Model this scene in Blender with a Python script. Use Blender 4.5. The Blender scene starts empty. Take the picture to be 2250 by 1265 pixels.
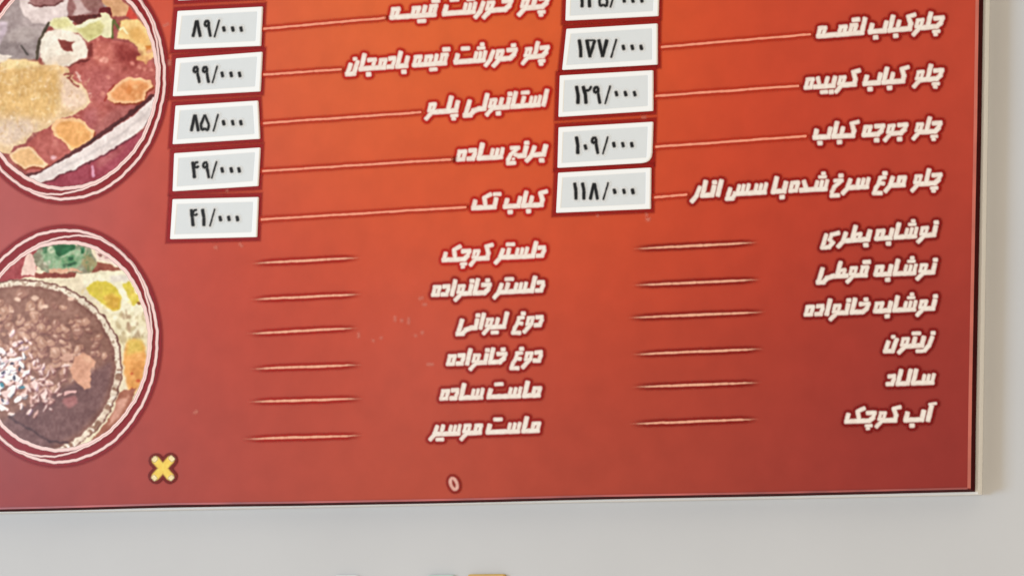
import bpy, math, random
import numpy as np
from mathutils import Matrix, Vector

random.seed(7); RS = np.random.RandomState(11)
# ------------------------------------------------------------------ camera
W0, H0 = 2250.0, 1265.0
F = 12500.0                                   # focal length in photo pixels (a long zoom)
VPH = np.array([-20000.0, 1560.0])            # where the printed rows converge
cx, cy = W0/2, H0/2
LEAN = 0.026
a_, b_ = VPH[0]-cx, VPH[1]-cy
B = F*F/(-a_*LEAN + b_)
eR = np.array([-a_, -b_, -F]); eR /= np.linalg.norm(eR)
eU = np.array([LEAN*B, -B, F]); eU -= eR*eU.dot(eR); eU /= np.linalg.norm(eU)
eN = np.cross(eU, eR)                         # into the wall
D = F/1900.0
YF = -0.024                                   # printed face of the board, wall is y = 0
def w_of(c):                                  # camera-space vector -> world
    return np.array([c.dot(eR), c.dot(eN), c.dot(eU)]) if c.ndim == 1 else np.stack([c@eR, c@eN, c@eU], -1)
CAM = np.array([0, YF, 0.0]) - D*w_of(np.array([0, 0, 1.0]))
def P(px, py, y=YF):
    """point of the photo -> point on the plane y (the board is flat, so this is a survey of it)"""
    px = np.asarray(px, float); py = np.asarray(py, float)
    c = np.stack([px-cx, py-cy, np.full(px.shape, F)], -1)
    d = w_of(c.reshape(-1, 3)).reshape(c.shape)
    t = (y-CAM[1])/d[..., 1]
    return CAM + d*t[..., None]
sc = bpy.context.scene
col = sc.collection
cam = bpy.data.cameras.new('camera'); camo = bpy.data.objects.new('camera', cam); col.objects.link(camo)
X = w_of(np.array([1.0, 0, 0])); Y = w_of(np.array([0, -1.0, 0])); Z = w_of(np.array([0, 0, -1.0]))
M = Matrix(((X[0], Y[0], Z[0], CAM[0]), (X[1], Y[1], Z[1], CAM[1]), (X[2], Y[2], Z[2], CAM[2]), (0, 0, 0, 1)))
camo.matrix_world = M
cam.sensor_fit = 'HORIZONTAL'; cam.sensor_width = 36; cam.lens = 36*F/W0
cam.clip_start = 0.1; cam.clip_end = 100
sc.camera = camo
# ------------------------------------------------------------------ light
wd = bpy.data.worlds.new('World'); sc.world = wd; wd.use_nodes = True
bg = wd.node_tree.nodes['Background']
bg.inputs[0].default_value = (1.0, 0.855, 0.67, 1); bg.inputs[1].default_value = 0.90
def area(name, loc, target, sx, sy, power, colr):
    l = bpy.data.lights.new(name, 'AREA'); l.shape = 'RECTANGLE'; l.size = sx; l.size_y = sy
    l.energy = power; l.color = colr
    o = bpy.data.objects.new(name, l); col.objects.link(o); o.location = loc
    o.rotation_euler = (Vector(target)-Vector(loc)).to_track_quat('-Z', 'Y').to_euler()
    return o
az, el, dist = math.radians(50), math.radians(-2), 9.0
area('window_light', (-dist*math.sin(az)*math.cos(el), -dist*math.cos(az)*math.cos(el), dist*math.sin(el)),
     (0, 0, 0), 2.8, 2.4, 320, (0.42, 0.74, 1.10))
# unseen lamps added at the mirror angle for glare on the glossy print
def glare(name, px, py, sx, sy, power, c):
    pt = P(px, py); vdir = pt-CAM; vdir /= np.linalg.norm(vdir)
    area(name, (pt+vdir*np.array([1, -1, 1])*3.6).tolist(), pt.tolist(), sx, sy, power, c)
glare('left_glare_lamp', -60, 520, 0.62, 0.95, 4.6, (1.0, 0.95, 1.0))
glare('centre_glare_lamp', 955, 770, 0.16, 0.20, 0.6, (1.0, 0.97, 0.95))
glare('bowl_glare_lamp', -15, 830, 0.12, 0.12, 1.6, (0.95, 0.97, 1.0))
sc.view_settings.view_transform = 'Standard'; sc.view_settings.look = 'None'
sc.view_settings.exposure = 0; sc.view_settings.gamma = 1
EL = 0.955                                     # light level the pigments are measured against
def lin(c):
    c = np.asarray(c, float)/255.0
    return np.where(c <= 0.04045, c/12.92, ((c+0.055)/1.055)**2.4)
def alb(c, k=EL): return np.clip(lin(c)/k, 0, 0.9)

# ------------------------------------------------------------------ materials
def mat(name, base=None, rough=0.5, attr=None, spec=0.5, noise=0.0, nscale=60, bump=0.0, bscale=400, coat=0.0):
    m = bpy.data.materials.new(name); m.use_nodes = True
    nt = m.node_tree; n = nt.nodes; L = nt.links
    bs = n['Principled BSDF']; out = n['Material Output']
    bs.inputs['Roughness'].default_value = rough
    bs.inputs['Specular IOR Level'].default_value = spec
    if attr:
        at = n.new('ShaderNodeVertexColor'); at.layer_name = attr; csrc = at.outputs['Color']
    else:
        rg = n.new('ShaderNodeRGB'); rg.outputs[0].default_value = (*base, 1); csrc = rg.outputs[0]
    tc = n.new('ShaderNodeTexCoord')
    if noise:
        nz = n.new('ShaderNodeTexNoise'); nz.inputs['Scale'].default_value = nscale; nz.inputs['Detail'].default_value = 5
        L.new(tc.outputs['Object'], nz.inputs['Vector'])
        mr = n.new('ShaderNodeMapRange'); mr.inputs[1].default_value = .3; mr.inputs[2].default_value = .7
        mr.inputs[3].default_value = 1-noise; mr.inputs[4].default_value = 1+noise
        L.new(nz.outputs['Fac'], mr.inputs[0])
        vm = n.new('ShaderNodeVectorMath'); vm.operation = 'SCALE'
        L.new(csrc, vm.inputs[0]); L.new(mr.outputs[0], vm.inputs['Scale']); csrc = vm.outputs[0]
    L.new(csrc, bs.inputs['Base Color'])
    bs.inputs['Coat Weight'].default_value = coat; bs.inputs['Coat Roughness'].default_value = .17
    if bump:
        bz = n.new('ShaderNodeTexNoise'); bz.inputs['Scale'].default_value = bscale; bz.inputs['Detail'].default_value = 3
        L.new(tc.outputs['Object'], bz.inputs['Vector'])
        bp = n.new('ShaderNodeBump'); bp.inputs['Strength'].default_value = bump; bp.inputs['Distance'].default_value = 0.001
        L.new(bz.outputs['Fac'], bp.inputs['Height']); L.new(bp.outputs[0], bs.inputs['Normal'])
    if attr == 'ink':
        L.new(at.outputs['Alpha'], bs.inputs['Alpha'])
    return m
M_INK = mat('printed_ink', attr='ink', coat=.2, rough=.36, spec=.04, noise=.03, nscale=120)
M_FACE = mat('board_print', attr='print', coat=.2, rough=.36, spec=.04, noise=.05, nscale=32, bump=.08, bscale=26)
M_SIDE = mat('board_side', alb((62, 4, 6)), rough=.8, spec=.1, noise=.2, nscale=30)
M_EDGE_HL = mat('edge_highlight', alb((192, 98, 82)), rough=.4, noise=.15, nscale=25)
M_LOWER_HL = mat('lower_edge_highlight', alb((160, 68, 58)), rough=.4, noise=.4, nscale=14)
M_BRIGHT_RIM = mat('bright_rim_white', (0.86, 0.85, 0.82), rough=.5)
M_WALL = mat('painted_wall', (0.563, 0.573, 0.590), rough=.75, noise=.022, nscale=5, bump=.1, bscale=160)
M_CARD = mat('card_white', (.88, .90, .91), rough=.45)
M_INSET = mat('card_grey', alb((211, 216, 219)), rough=.55, noise=.012, nscale=80)

def tag(o, label=None, cat=None, group=None, kind=None):
    if label: o['label'] = label
    if cat: o['category'] = cat
    if group: o['group'] = group
    if kind: o['kind'] = kind
    return o
def obj(name, verts, faces, m, parent=None, smooth=False):
    me = bpy.data.meshes.new(name); me.from_pydata([tuple(v) for v in verts], [], faces); me.update()
    o = bpy.data.objects.new(name, me); col.objects.link(o); me.materials.append(m)
    if parent: o.parent = parent
    return o
def grid_obj(name, pts, colr, m, attr, parent=None, keep=None):
    """pts HxWx3, colr HxWx4 linear; faces only where keep"""
    h, w = pts.shape[:2]
    idx = np.arange(h*w).reshape(h, w)
    q = np.stack([idx[1:, :-1], idx[1:, 1:], idx[:-1, 1:], idx[:-1, :-1]], -1).reshape(-1, 4)
    if keep is not None:
        k = keep[1:, :-1] | keep[1:, 1:] | keep[:-1, 1:] | keep[:-1, :-1]
        q = q[k.reshape(-1)]
        used = np.zeros(h*w, bool); used[q.reshape(-1)] = True
        remap = np.cumsum(used)-1
        q = remap[q]; V = pts.reshape(-1, 3)[used]; Cc = colr.reshape(-1, 4)[used]
    else:
        V = pts.reshape(-1, 3); Cc = colr.reshape(-1, 4)
    me = bpy.data.meshes.new(name)
    me.vertices.add(len(V)); me.vertices.foreach_set('co', V.astype(np.float32).reshape(-1))
    me.loops.add(len(q)*4); me.loops.foreach_set('vertex_index', q.astype(np.int32).reshape(-1))
    me.polygons.add(len(q)); me.polygons.foreach_set('loop_start', np.arange(0, len(q)*4, 4, dtype=np.int32))
    me.update(calc_edges=True)
    ca = me.color_attributes.new(attr, 'FLOAT_COLOR', 'POINT')
    ca.data.foreach_set('color', Cc.astype(np.float32).reshape(-1))
    me.materials.append(m)
    o = bpy.data.objects.new(name, me); col.objects.link(o)
    if parent: o.parent = parent
    return o

# ------------------------------------------------------------------ small numpy raster kit
def sstep(x, a, b):
    t = np.clip((x-a)/(b-a), 0, 1); return t*t*(3-2*t)
def blur(img, s):
    r = int(3*s)+1; k = np.exp(-np.arange(-r, r+1)**2/(2*s*s)); k /= k.sum()
    for ax in (0, 1):
        pad = [(0, 0)]*img.ndim; pad[ax] = (r, r)
        p = np.pad(img, pad, mode='edge'); out = np.zeros_like(img)
        for i, kk in enumerate(k):
            sl = [slice(None)]*img.ndim; sl[ax] = slice(i, i+img.shape[ax]); out += kk*p[tuple(sl)]
        img = out
    return img
def vnoise(h, w, s, seed):
    r = np.random.RandomState(seed); gh, gw = int(h/s)+3, int(w/s)+3
    g = r.rand(gh, gw); y = np.arange(h)/s; x = np.arange(w)/s
    yi, xi = y.astype(int), x.astype(int); fy = (y-yi)[:, None]; fx = (x-xi)[None]
    fy = fy*fy*(3-2*fy); fx = fx*fx*(3-2*fx)
    a = g[yi][:, xi]; b = g[yi][:, xi+1]; c = g[yi+1][:, xi]; d = g[yi+1][:, xi+1]
    return (a*(1-fx)+b*fx)*(1-fy)+(c*(1-fx)+d*fx)*fy
def box_sdf(X, Y, p, q, T, ext=1.0):
    """distance to the flat-capped stroke p-q"""
    d = np.array(q, float)-np.array(p, float); L = math.hypot(*d)
    u = d/L if L > 1e-6 else np.array([1.0, 0.0])
    mx, my = (p[0]+q[0])/2, (p[1]+q[1])/2
    a = abs((X-mx)*u[0]+(Y-my)*u[1])-(L/2+T/2*ext); b = abs(-(X-mx)*u[1]+(Y-my)*u[0])-T/2
    r = min(3.0 if T < 15 else 7.5, T/2-.3)
    a = a+r; b = b+r
    return np.hypot(np.maximum(a, 0), np.maximum(b, 0))+np.minimum(np.maximum(a, b), 0)-r

# ------------------------------------------------------------------ the letterforms (right-to-left, heavy oblique)
b = 5.5
def loop(x0, y0, x1, y1): return [(x0, y0), (x0, y1), (x1, y1), (x1, y0), (x0, y0)]
# name: (width, [(points, thickness)], mark x, [mark y above])
G = {
 'A':  (13, [([(6.5, b), (6.5, 35)], 11)], 7),
 'AM': (15, [([(6.5, b), (6.5, 35)], 11), ([(2, 41), (14, 43)], 6)], 7),
 'a':  (17, [([(5.5, 35), (5.5, b), (17, b)], 11)], 7),
 'li': (18, [([(12, 35), (12, b), (0, b)], 11)], 12),
 'lm': (17, [([(0, b), (17, b)], 11), ([(8, b), (8, 35)], 11)], 8),
 'Bi': (17, [([(11, 23), (11, b), (0, b)], 11)], 10),
 'Bm': (16, [([(0, b), (16, b)], 11), ([(7, b), (7, 23)], 10)], 7),
 'Bs': (46, [([(5.5, 20), (5.5, b), (40, b), (40, 23)], 11)], 22),
 'Bf': (40, [([(5.5, 20), (5.5, b), (40, b)], 11)], 21),
 'r':  (16, [([(12, 23), (9, 5), (2, -6)], 10)], 12),
 'rf': (19, [([(19, b), (10, b)], 11), ([(11, 22), (9, 4), (2, -6)], 10)], 12),
 'v':  (24, [(loop(7, 9, 18, 23), 8.5), ([(18, 9), (12, 1), (5, -8)], 10)], 12),
 'vf': (27, [(loop(7, 9, 18, 23), 8.5), ([(18, 9), (12, 1), (5, -8)], 10), ([(27, b), (17, b)], 11)], 12),
 'd':  (21, [([(4, 24), (14, 24), (16, 17), (14, b), (4, b)], 10)], 10),
 'df': (24, [([(4, b), (24, b)], 11), ([(14, 9), (6, 24)], 10)], 10),
 'h':  (25, [(loop(6, 5.5, 18.5, 23), 9.5)], 12),
 'hf': (28, [(loop(6, 5.5, 18.5, 23), 9.5), ([(28, b), (10, b)], 11)], 12),
 'Ji': (31, [([(6, 24), (23, 24)], 10), ([(23, 23), (21, 12), (14, b), (0, b)], 10.5)], 15),
 'Jm': (30, [([(6, 24), (20, 24), (20, 12)], 9.5), ([(0, b), (30, b)], 11)], 13),
 'Jf': (26, [([(5, 24), (19, 24)], 9), ([(17, 22), (6, 9), (3, -2), (5, -10), (18, -10)], 9), ([(26, b), (16, 9)], 9)], 14),
 'J':  (26, [([(5, 23), (19, 23)], 9), ([(17, 21), (6, 9), (3, -2), (5, -11), (19, -11)], 9.5)], 15),
 'g':  (25, [([(18, 25), (9, 24), (8, 13), (18, 11)], 9), ([(9, 12), (4, 2), (3, -10), (18, -11)], 9.5)], 17),
 'S':  (40, [([(0, b), (34, b)], 11), ([(34, b), (34, 23)], 9), ([(23, b), (23, 22)], 9), ([(12, b), (12, 22)], 9)], 21),
 'Sf': (54, [([(54, b), (20, b)], 11), ([(47, b), (47, 23)], 9), ([(36, b), (36, 22)], 9), ([(25, b), (25, 22)], 9), ([(20, b), (16, -5), (4, -5), (5, 16)], 10)], 36),
 'Mi': (27, [(loop(8, 5.5, 20, 22), 9.5), ([(0, b), (20, b)], 11)], 14),
 'Mm': (28, [(loop(8, 5.5, 20, 22), 9.5), ([(0, b), (28, b)], 11)], 14),
 'Qi': (25, [(loop(7, 6, 18, 24), 9.5), ([(0, b), (18, b)], 11)], 13),
 'Qm': (25, [(loop(7, 6, 18, 24), 9.5), ([(0, b), (25, b)], 11)], 13),
 'Tm': (33, [(loop(13, 6, 25, 19), 9), ([(0, b), (33, b)], 11), ([(10, 36), (10, b)], 10.5)], 13),
 'Ki': (29, [([(25, 36), (11, 33)], 9), ([(12, 32), (21, 17), (21, b), (0, b)], 11)], 15),
 'Kf': (50, [([(5.5, 20), (5.5, b), (50, b)], 11), ([(38, b), (29, 27)], 11), ([(29, 29), (42, 35)], 9)], 22),
 'Yf': (37, [([(6, 23), (4, -7), (16, -7), (24, 2), (37, b)], 11)], 22),
 'Y':  (36, [([(6, 21), (4, -7), (19, -7), (25, 3), (16, 11), (18, 22), (31, 25)], 9.5)], 22),
 'N':  (31, [([(6, 16), (4, -4), (21, -4), (24, 21)], 10.5)], 14),
}
MARKS = {
 'd1b': [([(-1, -8), (1, -8)], 10)], 'd2b': [([(-6, -7.5), (6, -7.5)], 8.5)],
 'd3b': [([(-5, -6), (6, -6)], 8), ([(0, -12), (1, -12)], 9)],
 'd1a': [([(-1, 34), (1, 34)], 9.5)], 'd2a': [([(-6, 35), (7, 35)], 8.5)],
 'd3a': [([(-6, 33.5), (6, 33.5)], 7.5), ([(0, 41), (1, 41)], 9)],
 'q2a': [([(-4, 36), (6, 36)], 10)], 'n1a': [([(0, 29), (2, 29)], 8)], 'd1m': [([(0, -1), (1, -1)], 6)],
}
JOINL = {'li', 'lm', 'Bi', 'Bm', 'Ji', 'Jm', 'S', 'Mi', 'Mm', 'Qi', 'Qm', 'Tm', 'Ki'}
def word_strokes(spec):
    """tokens in reading order -> strokes with the word's right end at x = 0"""
    x = 0.0; out = []
    for tk in spec.split():
        if tk[0] == '_':
            n = float(tk[1:]); out.append(([(x-n, b), (x, b)], 11)); x -= n; continue
        nm, *mk = tk.split('/')
        w, st, mx = G[nm]; x -= w
        for pts, T in st: out.append(([(p[0]+x, p[1]) for p in pts], T))
        for k in mk:
            for pts, T in MARKS[k]: out.append(([(p[0]+x+mx, p[1]) for p in pts], T))
        if nm not in JOINL: x -= 1.5
    return out
SH = 0.24
def place_word(spec, xl, xr, base, hs, ts):
    st = word_strokes(spec)
    lo = min((p[0]) for pts, T in st for p in pts); hi = max((p[0]) for pts, T in st for p in pts)
    def ext(sx):
        l = min(sx*p[0]+SH*hs*p[1]-T*ts/2*.85 for pts, T in st for p in pts)
        r = max(sx*p[0]+SH*hs*p[1]+T*ts/2*.85 for pts, T in st for p in pts)
        return l, r
    sx = 1.0
    for _ in range(12):
        l, r = ext(sx); sx += ((xr-xl)-(r-l))/(hi-lo)
    l, r = ext(sx); ox = xl-l
    segs = []
    for pts, T in st:
        q = [(ox+sx*p[0]+SH*hs*p[1], base(ox+sx*p[0])-hs*p[1]) for p in pts]
        for i in range(len(q)-1): segs.append((q[i], q[i+1], T*ts*min(1.0, .45+.55*sx) if abs(pts[i][0]-pts[i+1][0]) < abs(pts[i][1]-pts[i+1][1]) else T*ts))
    return segs
YL = {'halo': YF-0.0004, 'ink': YF-0.0008}
INKC = (246, 234, 226)
def ink_patch(name, segs, parent, ink=INKC, halo=(150, 18, 10), halo_r=(2.0, 10.5), halo_a=.84, pad=14, yplane=None, edge=2.6, ext=1.0, label=None, fade=None, alpha=1.0):
    xs = [p[0] for s in segs for p in s[:2]]; ys = [p[1] for s in segs for p in s[:2]]
    x0, x1, y0, y1 = min(xs)-pad-6, max(xs)+pad+6, min(ys)-pad-6, max(ys)+pad+6
    gx = np.arange(x0, x1, 1.0); gy = np.arange(y0, y1, 1.0); Xg, Yg = np.meshgrid(gx, gy)
    d = np.full(Xg.shape, 1e3)
    wob = (vnoise(*Xg.shape, 7, int(abs(x0*3+y0*7))) - .5)*1.5
    for p, q, T in segs:
        m = T/2+pad+2
        ix = (gx > min(p[0], q[0])-m) & (gx < max(p[0], q[0])+m); iy = (gy > min(p[1], q[1])-m) & (gy < max(p[1], q[1])+m)
        sl = np.ix_(iy, ix)
        d[sl] = np.minimum(d[sl], box_sdf(Xg[sl], Yg[sl], p, q, T, ext))
    d = d+wob*.6
    wi = sstep(-d, -edge, edge)
    ha = halo_a*(1-sstep(d, *halo_r)) if halo else np.zeros_like(d)
    al = wi+(1-wi)*ha
    if fade is not None: al = al*fade(Xg, Yg)
    al = al*alpha
    ci = alb(ink); ch = alb(halo) if halo else ci
    k = (wi/np.maximum(wi+(1-wi)*ha, 1e-5))[..., None]
    tone = (1-.16*vnoise(*Xg.shape, 5, int(x0)+3))[..., None]**np.array([.35, 1, 1.1])
    rgb = ci*tone*k+ch*(1-k)
    o = grid_obj(name, P(Xg, Yg, yplane if yplane is not None else YL['ink']), np.concatenate([rgb, al[..., None]], -1), M_INK, 'ink', parent, keep=al > .004)
    if label: o['label'] = label
    return o

# ------------------------------------------------------------------ setting: the wall
def rect_xz(x0, x1, z0, z1, y): return [(x0, y, z0), (x1, y, z0), (x1, y, z1), (x0, y, z1)]
n = 12
wv = [(-3+6*i/n, 0, -2.0+4.5*j/n) for j in range(n+1) for i in range(n+1)]
wf = [(j*(n+1)+i, j*(n+1)+i+1, (j+1)*(n+1)+i+1, (j+1)*(n+1)+i) for j in range(n) for i in range(n)]
tag(obj('wall', wv, wf, M_WALL), kind='structure')

# ------------------------------------------------------------------ the menu board
board = bpy.data.objects.new('menu_board', None); col.objects.link(board)
tag(board, 'large orange and red printed menu board with two round food pictures', 'menu board')
BOT = np.array([(-420, 1124), (0, 1118.5), (150, 1115), (400, 1108), (600, 1106), (1000, 1099), (1300, 1091), (1700, 1084), (2134, 1074)], float)
def botf(x): return np.interp(x, BOT[:, 0], BOT[:, 1])
def rightf(y): return np.interp(y, [-420, 0, 300, 900, 1075], [2157, 2151, 2146.5, 2135, 2133])
gx = np.linspace(0, 1, 201); gy = np.linspace(0, 1, 131)
S, Tt = np.meshgrid(gx, gy)
Yp = -420+Tt*(1090+420); Xp = -420+S*(rightf(Yp)+420); Yp = -420+Tt*(botf(Xp)+420); Xp = -420+S*(rightf(Yp)+420)
# print gradient: orange glow behind the top centre running to brick red, left-side glare tinted in
ctl = np.array([
 (1000, 60, 216, 99, 48), (1220, 200, 210, 88, 42), (1500, 50, 203, 76, 42), (1900, 60, 188, 66, 44), (2120, 60, 184, 68, 48),
 (700, 60, 213, 99, 56), (700, 300, 209, 92, 56), (1000, 350, 208, 84, 46), (1150, 500, 204, 80, 46), (1500, 400, 198, 70, 40),
 (1750, 300, 188, 62, 42), (2110, 350, 176, 62, 46), (2110, 600, 160, 56, 46), (1700, 620, 178, 58, 38), (1300, 650, 194, 70, 42),
 (850, 560, 202, 78, 46), (650, 700, 186, 68, 46), (900, 800, 184, 72, 56), (1230, 850, 172, 60, 44), (1550, 880, 164, 60, 44),
 (1850, 780, 156, 52, 44), (2100, 850, 142, 48, 44), (2080, 1030, 138, 46, 42), (1700, 1020, 148, 54, 46), (1300, 1020, 160, 66, 50),
 (900, 1040, 174, 74, 54), (600, 1000, 172, 72, 54), (480, 880, 170, 66, 56), (400, 1040, 162, 68, 60), (150, 1080, 152, 62, 58),
 (20, 1060, 145, 52, 46), (430, 620, 186, 70, 56), (300, 480, 184, 74, 60), (60, 470, 172, 84, 82), (20, 420, 168, 82, 82), (380, 60, 198, 76, 58),
 (-400, 500, 150, 70, 70), (-400, -400, 170, 80, 70), (900, -400, 214, 96, 50), (2100, -400, 186, 70, 50), (-400, 1100, 130, 48, 44)], float)
cl = lin(ctl[:, 2:])
rb = np.exp(-(((Xp[..., None]-ctl[:, 0])**2+(Yp[..., None]-ctl[:, 1])**2)/(2*185.0**2)))+1e-9
rgb = (rb@cl)/rb.sum(-1, keepdims=True)/EL
fpts = P(Xp, Yp, YF)
face = grid_obj('printed_face', fpts, np.concatenate([np.clip(rgb, 0, .9), np.ones(rgb.shape[:2]+(1,))], -1), M_FACE, 'print', board)
# body behind the sheet: sides as one closed rim
def ring_pts(y):
    top = [(-420, -420), (rightf(-420), -420)]
    rt = [(float(rightf(v)), v) for v in np.linspace(-100, 1074, 9)]
    bt = [(x, float(botf(x))) for x in np.linspace(2133, -420, 18)[1:]]
    q = top+rt+bt
    return [tuple(P(p[0], p[1], YF)*np.array([1, 0, 1])+np.array([0, y, 0])) for p in q]
r0, r1 = ring_pts(YF+.0002), ring_pts(YF+.0105); nn = len(r0)
zc = sum(p[2] for p in r0)/nn; xm = max(p[0] for p in r0)
r1 = [(p[0]+(.0002 if p[0] > xm-.03 else 0), p[1], p[2]-(.0019 if p[2] < zc else 0)) for p in r1]
obj('board_body', r0+r1, [(i, (i+1) % nn, nn+(i+1) % nn, nn+i) for i in range(nn)]+[tuple(range(nn, 2*nn))], M_SIDE, board)
# raised edge strips, coloured pale for the highlight along the edge
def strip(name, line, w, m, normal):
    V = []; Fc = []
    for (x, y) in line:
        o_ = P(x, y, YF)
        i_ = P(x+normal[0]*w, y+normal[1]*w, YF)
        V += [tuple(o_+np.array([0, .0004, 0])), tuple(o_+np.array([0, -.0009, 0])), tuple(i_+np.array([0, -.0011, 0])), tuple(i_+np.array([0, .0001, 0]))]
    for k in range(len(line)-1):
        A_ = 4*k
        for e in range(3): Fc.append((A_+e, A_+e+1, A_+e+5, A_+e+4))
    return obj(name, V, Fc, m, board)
strip('highlight_strip', [(float(rightf(v)), v) for v in np.linspace(-420, 1072, 14)], 6.5, M_EDGE_HL, (-1, 0))
strip('highlight_strip', [(x, float(botf(x))) for x in np.linspace(-420, 2127, 20)], 4.0, M_LOWER_HL, (0, -1))
# pale panel added behind the board for the bright line along its edge
def slab(name, x0, x1, z0, z1, y0, y1, m, parent):
    v = [(x, y, z) for y in (y0, y1) for (x, z) in ((x0, z0), (x1, z0), (x1, z1), (x0, z1))]
    f = [(0, 1, 2, 3), (7, 6, 5, 4), (0, 4, 5, 1), (1, 5, 6, 2), (2, 6, 7, 3), (3, 7, 4, 0)]
    return obj(name, v, f, m, parent)
pb = P(2133, 1074, YF); pl = P(-420, 1124, YF); pt_ = P(2157, -420, YF)
bkv = [];
for y in (-.0105, -.0002):
    for (p_, dx, dz) in ((pl, 0, -.0042), (pb, .0022, -.0042), (pt_, .0022, .004), (P(-420, -420, YF), 0, .004)):
        bkv.append((p_[0]+dx, y, p_[2]+dz))
obj('bright_rim_panel', bkv, [(0, 1, 2, 3), (7, 6, 5, 4), (0, 4, 5, 1), (1, 5, 6, 2), (2, 6, 7, 3), (3, 7, 4, 0)], M_BRIGHT_RIM, board)

# ------------------------------------------------------------------ printed dish names
def line_base(*pts):
    xs = [p[0] for p in pts][::-1] if pts[0][0] > pts[-1][0] else [p[0] for p in pts]
    pp = sorted(pts); xs = [p[0] for p in pp]; ys = [p[1] for p in pp]
    k = np.polyfit(xs, ys, 1)
    return lambda x: k[0]*x+k[1]
CHELO = 'Ji/d3b lm vf'; KABAB = 'Ki Bm/d1b a Bs/d1b'; FAMILY = 'Ji/d1a a Bi/d1a vf A d h'
NOSH = 'Bi/d1a vf S/d3a a Bi/d1b hf'; SADE = 'S _4 a d h'
HL, HR, HB = (186, 6, 0), (150, 0, 0), (130, 0, 4)
LINES = [
 ([(CHELO, 1137, 1208), ('Ji/d1a _10 vf r S/d3a Bf/d2a', 972, 1127), ('Qi/q2a Bm/d2b Mm _22 hf', 856, 966)], [(858, 43.9), (959, 38), (1199, 20)], 1.0, HL, 'chelo khoresht gheymeh'),
 ([(CHELO, 1145, 1207), ('Ji/d1a vf r S/d3a Bf/d2a', 997, 1137), ('Qi/q2a Bm/d2b Mm hf', 906, 989), ('Bi/d1b a d Mi Jm/d1b a N/n1a', 759, 900)], [(796, 157), (1000, 142), (1175, 130)], .98, HL, 'chelo khoresht gheymeh bademjan'),
 ([('A S Bm/d2a _6 a Bi/d1a Bm/d1b vf li Yf', 1018, 1206), ('Bi/d3b lm _22 vf', 933, 1010)], [(964, 251), (1120, 240), (1199, 234.5)], .98, HL, 'estanboli polo'),
 ([('Bi/d1b _6 rf Bi/d1a Jf/d1m', 1113, 1203), (SADE, 1002, 1108)], [(1004, 356), (1051, 353), (1195, 344.5)], .97, HL, 'berenj sadeh'),
 ([(KABAB, 1106, 1203), ('Bi/d2a Kf', 1036, 1101)], [(1038, 462.5), (1120, 458), (1195, 455)], .95, HL, 'kabab tak'),
 ([('d li S Bm/d2a rf', 1086, 1199), ('Ki vf Ji/d3b Kf', 971, 1084)], [(972, 576.4), (1112, 570), (1176, 567)], .94, HL, 'delester koochak'),
 ([('d li S Bm/d2a rf', 1083, 1197), (FAMILY, 948, 1080)], [(949, 652.7), (1045, 649), (1163, 643.6)], .94, HR, 'delester khanevadeh'),
 ([('d v g/d1a', 1124, 1194), ('li Bm/d2b vf A Bi/d1a Yf', 1002, 1118)], [(1054, 724.5), (1105, 721.8), (1172, 719.5)], .94, HR, 'doogh livani'),
 ([('d v g/d1a', 1120, 1192), (FAMILY, 981, 1114)], [(982, 804), (1103, 800), (1173, 796.5)], .94, HR, 'doogh khanevadeh'),
 ([('Mi a S Bf/d2a', 1070, 1190), (SADE, 966, 1064)], [(968, 880), (1071, 876.8), (1186, 872.4)], .93, HR, 'mast sadeh'),
 ([('Mi a S Bf/d2a', 1068, 1188), ('Mi vf S Bm/d2b rf', 942, 1061)], [(957, 958), (1069, 954), (1184, 950)], .93, HR, 'mast mosir'),
 ([('Ji/d3b lm vf Ki Bm/d1b a Bs/d1b', 1908, 2075), ('li Qm/q2a Mm _22 hf', 1794, 1905)], [(1797, 84.9), (1911, 76.5), (1961, 71.9), (2049, 64.4)], .98, HR, 'chelo kabab loghmeh'),
 ([(CHELO, 2005, 2074), (KABAB, 1896, 1998), ('Ki vf Bi/d1b Bm/d2b df h', 1767, 1891)], [(1769, 198), (1898, 189.5), (2054, 179)], .98, HR, 'chelo kabab koobideh'),
 ([(CHELO, 2004, 2070), ('Ji/d1b vf Ji/d1b hf', 1894, 1995), (KABAB, 1786, 1888)], [(1790, 307.7), (1895, 302), (2037, 295)], .97, HR, 'chelo joojeh kabab'),
 ([(CHELO, 2001, 2070), ('Mi rf g/d1a', 1917, 1992), ('S rf J/d1a', 1824, 1912), ('S/d3a df h', 1733, 1821), ('Bi/d1b a', 1695, 1731), ('S Sf', 1594, 1687), ('A Bi/d1a a r', 1517, 1589)], [(1548, 434), (1736, 424.3), (1892, 417), (2034, 408)], .96, HR, 'chelo morgh sorkh shodeh ba sos anar'),
 ([(NOSH, 1922, 2062), ('Bi/d1b Tm rf Y', 1803, 1915)], [(1862, 533.6), (1924, 529.5), (2057, 520.3)], .94, HB, 'nooshabeh botri'),
 ([(NOSH, 1920, 2060), ('Qi/q2a vf Tm Yf', 1794, 1913)], [(1841, 611.4), (1968, 606.4), (2054, 602.4)], .93, HB, 'nooshabeh ghooti'),
 ([(NOSH, 1919, 2060), (FAMILY, 1767, 1912)], [(1769, 695.8), (1966, 686.3), (2052, 682)], .93, HB, 'nooshabeh khanevadeh'),
 ([('r/d1a Bi/d2b Bm/d2a vf N/n1a', 1941, 2055)], [(1950, 767), (2023, 764), (2050, 762.5)], .93, HB, 'zeitoon'),
 ([('S a li a d', 1947, 2055)], [(1950, 848.3), (2049, 844.4)], .92, HB, 'salad'),
 ([('AM Bs/d1b', 1986, 2058), ('Ki vf Ji/d3b Kf', 1856, 1980)], [(1857, 930), (1988, 927.5), (2043, 925.4)], .93, HB, 'ab koochak'),
]
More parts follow.
